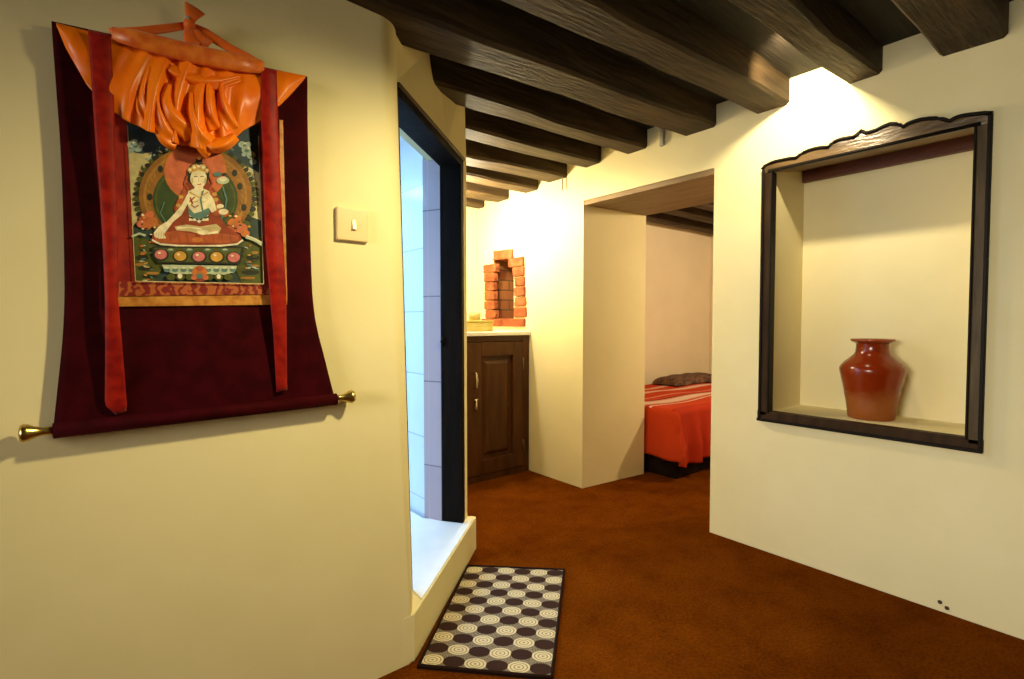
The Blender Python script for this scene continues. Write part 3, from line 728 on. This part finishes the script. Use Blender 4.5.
# the painting: flat shapes of pigment in thin layers on one sheet
def paint():
    cols = dict(base=(.030, .055, .045), cream=(.58, .50, .25), sky=(.02, .05, .075), cloud=(.34, .45, .44), ochre=(.27, .115, .016), ochre2=(.36, .17, .03), green=(.035, .062, .014),
                salmon=(.56, .135, .055), robe=(.26, .040, .012), robe2=(.40, .085, .022), skin=(.78, .68, .44), skin2=(.55, .42, .20), teal=(.10, .20, .17), dark=(.018, .020, .012),
                pink=(.56, .15, .14), yel=(.58, .30, .04), lotus=(.075, .085, .014), pale=(.44, .50, .33), orange=(.52, .15, .03), hill=(.075, .085, .012), white=(.74, .66, .46), gold=(.55, .33, .07))
    names = list(cols); mats = []
    for n in names: mats.append(noisy('pigment_' + n, tuple(c * .8 for c in cols[n]), tuple(min(1, c * 1.12) for c in cols[n]), 60, .5, .0))
    mb = MB(); lay = [0]
    def P(zx, zy, off): return tp(110 + zx / 3.772, 120 + zy / 3.772, off)
    def poly(n, pts):
        lay[0] += 1; mb.mi = names.index(n); off = .0052 + lay[0] * .000018
        mb.face([P(x, y, off) for x, y in pts])
    def ell(n, cx, cy, rx, ry, a0=0, a1=360, k=28, rot=0):
        c, s = math.cos(math.radians(rot)), math.sin(math.radians(rot))
        pts = []
        for i in range(k + (0 if a1 - a0 == 360 else 1)):
            a = math.radians(a0 + (a1 - a0) * i / k); x, y = rx * math.cos(a), ry * math.sin(a)
            pts.append((cx + x * c - y * s, cy + x * s + y * c))
        poly(n, pts)
    def stroke(n, pts, w):
        Lh, Rh = [], []
        for i, p in enumerate(pts):
            a = pts[max(0, i - 1)]; c = pts[min(len(pts) - 1, i + 1)]
            tx, ty = c[0] - a[0], c[1] - a[1]; l = math.hypot(tx, ty) or 1
            Lh.append((p[0] - ty / l * w / 2, p[1] + tx / l * w / 2)); Rh.append((p[0] + ty / l * w / 2, p[1] - tx / l * w / 2))
        poly(n, Lh + Rh[::-1])
    poly('base', [(60, -10), (562, -10), (580, 622), (96, 610)])
    mb.mi = names.index('base')
    poly('sky', [(62, 20), (560, 20), (563, 190), (70, 120)])
    # cream sky at both sides, clouds
    poly('cream', [(70, 118), (120, 128), (160, 120), (140, 200), (120, 300), (125, 360), (86, 400), (78, 260)])
    poly('cream', [(470, 170), (520, 175), (563, 200), (571, 380), (520, 360), (525, 300), (510, 230)])
    for (x, y, r) in ((82, 92, 17), (104, 104, 20), (92, 82, 13), (118, 92, 12), (80, 116, 11)): ell('cloud', x, y, r, r * .8)
    for (x, y, r) in ((498, 92, 14), (514, 112, 18), (532, 132, 17), (540, 158, 13), (522, 92, 12), (505, 130, 9)): ell('cloud', x, y, r, r * .85)
    for (x, y, r) in ((96, 100, 9), (84, 90, 6), (516, 116, 9), (533, 138, 8), (508, 96, 6)): ell('teal', x, y, r, r * .7)
    for (x, y) in ((88, 86), (110, 98), (522, 106), (538, 146), (510, 88)): ell('white', x, y, 5, 3.5)
    for i in range(60):
        a = math.radians(random.uniform(-215, 35)); k = random.uniform(1.04, 1.2)
        x, y = 322 + 222 * k * math.cos(a), 292 + 190 * k * math.sin(a)
        if 96 < x < 545 and 60 < y < 420: ell(random.choice(('yel', 'white', 'teal', 'orange', 'lotus', 'cloud')), x, y, random.uniform(4, 9), random.uniform(3, 5), k=8, rot=random.uniform(0, 180))
    # landscape foot
    poly('hill', [(84, 430), (150, 455), (190, 480), (200, 560), (160, 612), (96, 610)])
    poly('hill', [(575, 440), (520, 450), (480, 480), (470, 560), (500, 618), (580, 620)])
    for (x, y, rx, ry) in ((120, 520, 26, 10), (135, 560, 30, 9), (540, 520, 26, 10), (530, 575, 34, 9), (150, 590, 30, 7)): ell('dark', x, y, rx, ry)
    for (x, y, rx, ry) in ((112, 545, 18, 5), (160, 578, 26, 5), (545, 550, 18, 5), (520, 596, 28, 5), (128, 500, 12, 5), (548, 500, 14, 5)): ell('ochre2', x, y, rx, ry)
    # leafy rim of the great halo
    for i in range(46):
        a = math.radians(-215 + 250 * i / 45); x, y = 322 + 222 * math.cos(a), 292 + 196 * math.sin(a)
        ell('dark' if i % 2 else 'lotus', x, y, 13, 9, rot=math.degrees(a))
    ell('ochre', 322, 285, 214, 186, k=48)
    ell('ochre2', 322, 285, 196, 168, k=48); ell('ochre', 322, 285, 186, 158, k=48)
    for i in range(30):
        a = math.radians(-205 + 230 * i / 29); ell('ochre2', 322 + 178 * math.cos(a), 285 + 151 * math.sin(a), 9, 3.5, rot=math.degrees(a) + 60)
    ell('green', 322, 300, 160, 140, k=40); ell('hill', 322, 300, 152, 132, k=40); ell('green', 322, 300, 146, 127, k=40)
    for (x, y) in ((190, 185), (150, 290), (490, 250), (470, 200), (178, 420), (505, 330)): ell('dark', x, y, 10, 13)
    # head halo
    ell('orange', 322, 192, 118, 112, k=40); ell('salmon', 322, 192, 110, 105, k=40)
    for i in range(40):
        x = random.choice((random.uniform(115, 165), random.uniform(500, 560))); y = random.uniform(450, 605)
        ell(random.choice(('pale', 'yel', 'teal', 'cloud', 'lotus', 'orange')), x, y, random.uniform(4, 11), random.uniform(2, 4), k=8, rot=random.uniform(-20, 20))
    # flower masses beside the figure
    for (x, y, r, n) in ((135, 372, 26, 'robe2'), (160, 385, 22, 'orange'), (118, 392, 18, 'salmon'), (150, 356, 16, 'salmon'), (140, 400, 17, 'orange'), (470, 392, 28, 'orange'), (495, 408, 24, 'salmon'), (458, 414, 22, 'robe2'), (480, 372, 16, 'orange'), (510, 428, 17, 'orange'), (430, 350, 20, 'robe2')):
        ell(n, x, y, r, r * .78)
    for i in range(26):
        x = random.choice((random.uniform(112, 170), random.uniform(445, 515))); y = random.uniform(352, 432)
        ell(random.choice(('white', 'yel', 'pink', 'dark')), x, y, random.uniform(3, 6), random.uniform(2, 4), k=10)
    # lotus blossoms held at shoulder height
    stroke('teal', [(405, 400), (432, 350), (440, 300), (425, 250)], 6); ell('pale', 426, 228, 24, 14); ell('white', 426, 222, 15, 9); ell('teal', 405, 205, 16, 9); ell('dark', 432, 205, 9, 6)
    stroke('teal', [(215, 395), (190, 350), (205, 310)], 4)
    # cape, robe and seated legs
    poly('robe', [(290, 235), (262, 285), (240, 330), (250, 372), (205, 408), (160, 432), (156, 462), (200, 474), (330, 476), (455, 474), (500, 460), (490, 432), (440, 402), (412, 360), (420, 310), (392, 260), (370, 235)])
    poly('robe2', [(282, 250), (255, 305), (247, 345), (272, 352), (292, 300)])
    poly('robe2', [(376, 250), (405, 300), (415, 360), (392, 360), (372, 305)])
    for (x, y) in ((258, 322), (268, 290), (400, 300), (408, 330), (395, 280)): ell('gold', x, y, 9, 7)
    poly('skin2', [(244, 402), (290, 394), (340, 402), (400, 392), (420, 408), (408, 430), (360, 434), (300, 420), (250, 416)])
    poly('robe2', [(170, 432), (240, 418), (320, 430), (330, 462), (200, 464), (168, 452)])
    poly('robe2', [(340, 432), (420, 428), (486, 436), (484, 458), (420, 466), (345, 462)])
    for i in range(9): stroke('robe', [(190 + i * 33, 432), (200 + i * 32, 460)], 3)
    stroke('white', [(158, 452), (190, 468), (260, 474), (330, 476), (420, 474), (480, 468), (502, 452)], 7)
    stroke('skin', [(252, 408), (300, 404), (345, 412)], 6); stroke('skin', [(330, 420), (370, 428), (408, 422)], 8)
    ell('skin', 352, 424, 22, 9); ell('orange', 330, 452, 20, 10)
    # torso, arms, face
    poly('skin', [(296, 268), (318, 258), (350, 258), (374, 268), (382, 300), (370, 345), (372, 380), (298, 380), (300, 340), (288, 300)])
    ell('skin2', 318, 300, 16, 12); ell('skin2', 352, 300, 16, 12); ell('skin', 318, 297, 14, 10); ell('skin', 352, 297, 14, 10)
    poly('skin', [(292, 280), (302, 300), (270, 358), (232, 390), (212, 386), (246, 350), (272, 318)])
    poly('skin', [(212, 384), (234, 390), (204, 430), (212, 446), (186, 448), (168, 440), (164, 425), (186, 400)])
    for i in range(4): stroke('skin2', [(176 + i * 9, 424), (172 + i * 10, 446)], 2.5)
    poly('skin', [(376, 278), (392, 300), (402, 340), (384, 350), (372, 330), (366, 300)])
    poly('skin', [(382, 292), (352, 312), (344, 332), (354, 338), (390, 316)])
    ell('skin', 428, 346, 18, 11); ell('skin', 416, 325, 14, 8)
    stroke('robe', [(302, 292), (312, 318)], 6); stroke('robe', [(320, 290), (300, 308)], 5)
    poly('teal', [(296, 330), (318, 352), (345, 345), (372, 330), (376, 352), (356, 372), (318, 374), (296, 356)])
    stroke('teal', [(352, 262), (342, 300), (350, 345), (336, 390)], 7); stroke('dark', [(298, 366), (336, 378), (374, 364)], 6)
    stroke('gold', [(300, 272), (336, 292), (370, 272)], 5); stroke('robe', [(306, 320), (320, 330), (334, 322)], 4)
    for (x, y) in ((318, 376), (336, 382), (354, 376)): ell('white', x, y, 7, 5)
    poly('skin', [(318, 240), (352, 240), (352, 266), (334, 272), (318, 264)])
    ell('dark', 333, 205, 42, 46); ell('skin', 334, 220, 31, 37); ell('skin2', 310, 228, 4, 12); ell('skin2', 360, 228, 4, 12)
    stroke('dark', [(316, 214), (324, 212), (330, 214)], 3); stroke('dark', [(340, 214), (347, 212), (354, 214)], 3)
    stroke('skin2', [(335, 218), (333, 230), (338, 232)], 2.5); stroke('robe2', [(328, 242), (336, 244), (344, 241)], 3.5)
    for (x, y, r) in ((302, 188, 9), (318, 178, 11), (335, 172, 12), (352, 178, 11), (366, 190, 8)): ell('gold', x, y, r, r); ell('white', x, y, r * .55, r * .55)
    ell('dark', 336, 156, 13, 14); ell('gold', 336, 145, 7, 6); stroke('gold', [(298, 198), (335, 186), (370, 198)], 6)
    stroke('robe2', [(292, 210), (282, 240), (296, 262)], 7); stroke('robe2', [(376, 210), (388, 240), (374, 262)], 7)
    # throne base with gems and lower lotus
    poly('dark', [(160, 476), (500, 478), (506, 492), (490, 545), (180, 540), (156, 490)])
    poly('lotus', [(166, 482), (494, 484), (486, 538), (184, 534)])
    for (x, y, n) in ((192, 507, 'pink'), (265, 513, 'yel'), (335, 515, 'pink'), (402, 516, 'yel'), (467, 518, 'pink')):
        ell('dark', x, y + 2, 30, 23); ell(n, x, y, 23, 18); ell('white', x - 6, y - 6, 6, 4)
    for x in (228, 300, 368, 434): ell('teal', x, 490, 14, 5); ell('pale', x, 488, 9, 3)
    poly('pale', [(196, 546), (480, 550), (470, 574), (430, 584), (240, 580), (205, 566)])
    for i in range(9): ell('teal', 215 + i * 31, 566, 12, 8); ell('white', 215 + i * 31, 558, 8, 3)
    for i in range(7): ell('lotus', 230 + i * 36, 592, 17, 12)
    for (x, y, rx, ry, n) in ((338, 574, 28, 24, 'orange'), (338, 560, 14, 11, 'robe2'), (318, 594, 12, 9, 'salmon'), (360, 594, 12, 9, 'salmon'), (338, 590, 12, 12, 'teal'), (338, 604, 18, 6, 'robe'), (264, 588, 9, 10, 'white'), (410, 590, 8, 9, 'white')): ell(n, x, y, rx, ry)
    stroke('pale', [(82, 440), (110, 428), (135, 436)], 8); stroke('pale', [(512, 440), (545, 452), (575, 470)], 12); stroke('white', [(516, 436), (545, 447), (575, 462)], 4)
    stroke('skin2', [(66, 20), (96, 609), (580, 620), (560, 20)][0:2], 3); stroke('skin2', [(97, 608), (579, 618)], 4); stroke('skin2', [(560, 60), (580, 618)], 3)
    return child(mb, 'painting', mats, tk, recalc=False)
paint()

# bottom rod with brass knobs
z_l, z_r = tp(51, 433)[2], tp(338, 398)[2]
xl, xr = Lw[-1][0], Rw[-1][0]
ry = TY - .002
b = MB(); b.tube([(xl + .002, ry, Lw[-1][2] + .013), (xr - .002, ry, Rw[-1][2] + .013)], .0165, 18)
rod = child(b, 'rod_sleeve', M['maroon'], tk)
kp = [(.0075, 0), (.0085, .008), (.0085, .018), (.012, .030), (.0175, .040), (.019, .047), (.0165, .052), (.008, .054)]
b = MB(); b.lathe([(r, h) for r, h in kp], (xr - .004, ry, Rw[-1][2] + .016), 'x', 24); child(b, 'knob', M['brass'], tk)
b = MB(); b.lathe([(r, -h) for r, h in kp], (xl + .004, ry, Lw[-1][2] + .014), 'x', 24); child(b, 'knob', M['brass'], tk)

# orange veil gathered at the middle
Tpx = [(56, 23), (112, 37), (185, 51), (260, 67), (306, 76)]
Bpx = [(57, 26), (66, 48), (75, 64), (87, 85), (100, 100), (115, 113), (130, 123), (148, 131), (160, 134), (168, 141), (180, 145), (190, 146), (200, 150), (212, 153), (222, 153), (229, 149), (232, 141), (243, 131), (259, 122), (270, 113), (280, 105), (292, 93), (305, 78)]
def poly_at(pts, t):
    d = [0]
    for a, c in zip(pts, pts[1:]): d.append(d[-1] + math.hypot(c[0] - a[0], c[1] - a[1]))
    x = t * d[-1]
    for i in range(len(pts) - 1):
        if x <= d[i + 1] + 1e-9:
            k = (x - d[i]) / (d[i + 1] - d[i]); return (pts[i][0] + (pts[i + 1][0] - pts[i][0]) * k, pts[i][1] + (pts[i + 1][1] - pts[i][1]) * k)
    return pts[-1]
def veil(u, v):
    a = poly_at(Tpx, u); c = poly_at(Bpx, u)
    sag = math.sin(math.pi * v) * 0
    px = a[0] + (c[0] - a[0]) * v; py = a[1] + (c[1] - a[1]) * v + sag
    g = math.exp(-((u - .52) / .17) ** 2)
    side = math.exp(-((u - .25) / .14) ** 2) + math.exp(-((u - .82) / .12) ** 2)
    ph = (u - .52)
    f = .5 + .5 * math.sin(ph * 78 + 1.6 * math.sin(v * 3.2) + 2.2 * v)
    f2 = .5 + .5 * math.sin(ph * 41 - 2.4 * v + .8)
    fr = .5 + .5 * math.sin(u * 30 + v * 7)
    off = .008 + g * (.026 * f ** 1.6 + .018 * f2) * math.sin(math.pi * min(1, .12 + v * .95) * .62) ** .8 + side * .010 * fr * v + .012 * math.sin(math.pi * v) * (1 - g * .3)
    px += g * 2.2 * math.sin(ph * 60 + v * 3) * v
    edge_ = min(u, 1 - u)
    off *= min(1, .35 + edge_ * 8)
    return tp(px, py, .008 + off)
b = MB(); b.grid(170, 44, veil)
vl = child(b, 'veil', M['orange'], tk, solid=.0015)
# bunched loops in the middle of the veil
def swag(name, pts, wid, bulge, mat):
    mb = MB(); n = len(pts)
    def at(v):
        t = min(.9999, max(0, v)) * (n - 1); i = int(t); k = t - i
        a, c, d, e = pts[max(0, i - 1)], pts[i], pts[i + 1], pts[min(n - 1, i + 2)]
        h = [.5 * (2 * c[q] + (d[q] - a[q]) * k + (2 * a[q] - 5 * c[q] + 4 * d[q] - e[q]) * k * k + (3 * c[q] - a[q] - 3 * d[q] + e[q]) * k ** 3) for q in (0, 1)]
        return h[0], h[1], wid[i] + (wid[i + 1] - wid[i]) * k
    def fn(u, v):
        x, yv, w = at(v); x1, y1, _ = at(v + .03); x0, y0, _ = at(v - .03)
        l = math.hypot(x1 - x0, y1 - y0) or 1
        a = (u - .5) * math.pi
        off = .020 + bulge * math.cos(a) * (.25 + .75 * math.sin(math.pi * min(1, .12 + v * .82))) + .0035 * math.sin(u * 13 + v * 5)
        return tp(x - (y1 - y0) / l * math.sin(a) * w, yv + (x1 - x0) / l * math.sin(a) * w, off)
    mb.grid(22, 30, fn); return child(mb, name, mat, vl, solid=.0015)
swag('fold', [(157, 70), (156, 95), (160, 118), (168, 136), (178, 142)], [3, 7, 9, 10, 9], .030, M['orange'])
swag('fold', [(170, 84, 3), (166, 100, 4), (172, 116, 5), (186, 130, 4), (190, 140, 3)], [5, 9, 12, 10, 7], .036, M['orange'])
swag('fold', [(192, 92), (193, 112), (198, 130), (206, 143), (214, 150)], [4, 6, 7, 11, 12], .044, M['orange'])
swag('fold', [(209, 82), (209, 100), (211, 118), (215, 130)], [4, 7, 8, 8], .036, M['orange'])
swag('fold', [(222, 80), (222, 98), (226, 116), (232, 130)], [3, 6, 9, 10], .026, M['orange'])
swag('fold', [(236, 136), (226, 143), (214, 145), (204, 138)], [5, 7, 8, 5], .042, M['orange'])
swag('fold', [(168, 68), (182, 76), (200, 82), (220, 83), (240, 79)], [4, 8, 9, 7, 4], .026, M['orange'])
swag('fold', [(150, 66), (143, 88), (144, 108), (150, 122)], [3, 6, 8, 6], .018, M['orange'])
# rolled upper edge, red ribbons
mb = MB()
rl = [tp(112, 33.5, .030), tp(140, 40, .034), tp(165, 47, .036), tp(190, 53, .037), tp(215, 58.5, .036), tp(240, 63, .034), tp(263, 67, .030)]
mb.tube(rl, [.014, .020, .022, .022, .022, .021, .016], 16, .55)
child(mb, 'rolled_edge', M['roll'], tk)
def ribbon(name, Lr, Rr, off0, off1, mat, n=60):
    mb = MB()
    def fn(u, v):
        a = poly_at(Lr, v); c = poly_at(Rr, v)
        off = off0 + (off1 - off0) * v
        return tp(a[0] + (c[0] - a[0]) * u, a[1] + (c[1] - a[1]) * u, off + .004 * math.sin(v * 11) * (.4 + v) + .004 * math.sin(math.pi * u))
    mb.grid(8, n, fn); return child(mb, name, mat, tk, solid=.0015)
ribbon('ribbon', [(88, 29.5), (90, 60), (92, 90), (96, 150), (100, 200), (102.5, 240), (105, 298), (105.3, 350), (104.8, 405), (116, 414.5)], [(110.5, 34), (112, 62), (114, 100), (115, 150), (117, 200), (118, 240), (118, 298), (122.5, 350), (127, 405), (126, 411)], .034, .012, M['ribbon'])
ribbon('ribbon', [(260.8, 66.5), (261, 120), (263, 180), (265, 240), (269, 290), (273, 330), (276.5, 392)], [(276.5, 70), (278, 120), (280.5, 180), (283, 240), (286, 290), (286.5, 330), (287, 390)], .034, .008, M['ribbon'])
# tie that hangs it up
def strap(name, pts, w, mat, y0=0):
    mb = MB(); P3 = [Vector(tp(px, py, off)) for px, py, off in pts]
    mb.tube(P3, [x for x in w], 10, .28); return child(mb, name, mat, tk)
strap('tie', [(189, 25, .0), (165, 28.5, .006), (140, 31.5, .014), (111, 33, .022)], [.008, .0095, .010, .010], M['tie'])
strap('tie', [(189, 25, .0), (205, 33, .004), (228, 47, .012), (246, 57, .020), (263, 66, .026)], [.009, .013, .011, .012, .010], M['tie'])
strap('tie_tail', [(189, 26, .004), (191, 17, .012), (195, 8, .014)], [.006, .012, .022], M['tie'])
strap('tie_tail', [(189, 26, .006), (191, 36, .012), (193, 49, .022)], [.010, .015, .017], M['tie'])
strap('tie_tail', [(191, 27, .006), (199, 37, .012), (209, 45.5, .014)], [.009, .014, .016], M['tie'])
b = MB(); q = Vector(tp(189.5, 25, .004)); b.lathe([(.004, -.012), (.012, -.009), (.0145, 0), (.012, .009), (.004, .012)], q, 'x', 16); child(b, 'knot', M['tie'], tk)
b = MB(); q = Vector(tp(187, 23.5, 0)); b.tube([(q.x, LY + .004, q.z + .004), (q.x, LY - .046, q.z + .008)], .004, 8)
tag(b.build('nail', M['wire'], loc=(q.x, LY, q.z)), 'nail in the left wall holding the orange tie of the scroll', 'nail')

# ------------------------------------------------------------------ light
def point(name, loc, e, col, r=.05):
    l = bpy.data.lights.new(name, 'POINT'); l.energy = e; l.color = col; l.shadow_soft_size = r
    o = bpy.data.objects.new(name, l); o.location = loc; C.objects.link(o); return o
def area(name, loc, rot, e, col, sx, sy):
    l = bpy.data.lights.new(name, 'AREA'); l.shape = 'RECTANGLE'; l.size = sx; l.size_y = sy; l.energy = e; l.color = col
    o = bpy.data.objects.new(name, l); o.location = loc; o.rotation_euler = rot; C.objects.link(o); return o
WARM = (1, .79, .42)
def spot(name, loc, aim, e, col, deg, blend, r=.04):
    l = bpy.data.lights.new(name, 'SPOT'); l.energy = e; l.color = col; l.shadow_soft_size = r
    l.spot_size = math.radians(deg); l.spot_blend = blend
    o = bpy.data.objects.new(name, l); o.location = loc; C.objects.link(o)
    o.rotation_euler = (Vector(aim) - Vector(loc)).to_track_quat('-Z', 'Y').to_euler(); return o
spot('lamp_niche', (2.0, .88, 2.16), (2.47, .92, 2.03), 48, (1, .85, .54), 118, .9, .025)
point('lamp_cabinet', (1.94, 2.95, 1.80), 52, (1, .87, .58), .04)
spot('fill_passage', (1.75, 2.35, 2.02), (2.0, 2.35, 1.0), 48, (1, .86, .54), 165, .5, .05)  # unseen fill light added to lift the lower passage wall, floor and jamb
spot('lamp_room', (1.05, .54, 1.95), (.56, 1.46, .35), 97, (1, .84, .42), 111, .85, .05)
dl = area('daylight_window', (-2.56, .3, 1.45), (0, math.radians(-80), 0), 21, (1, .92, .74), 1.0, 1.1)
dl.data.spread = math.radians(72)
area('bathroom_daylight', (.35, 2.85, 1.98), (0, 0, 0), 36, (.30, .58, 1), .8, .8)
point('bedroom_lamp', (4.2, 1.0, 1.95), 115, (1, .76, .46), .06)
w = bpy.data.worlds.new('World'); SC.world = w; w.use_nodes = True
w.node_tree.nodes['Background'].inputs[0].default_value = (.6, .75, 1, 1); w.node_tree.nodes['Background'].inputs[1].default_value = .25

# ------------------------------------------------------------------ camera and colour
cd = bpy.data.cameras.new('camera'); cd.sensor_width = 36; cd.lens = 18.0; cd.clip_start = .02
co = bpy.data.objects.new('camera', cd); C.objects.link(co)
co.location = (0, 0, CAMH); co.rotation_euler = (math.pi / 2 - PITCH, 0, -YAW)
SC.camera = co
SC.view_settings.view_transform = 'Standard'; SC.view_settings.look = 'None'
SC.view_settings.gamma = 1; SC.view_settings.use_curve_mapping = False
SC.view_settings.exposure = 0
SC.cycles.use_denoising = True
SC.cycles.max_bounces = 10; SC.cycles.diffuse_bounces = 6
SC.cycles.sample_clamp_indirect = 6
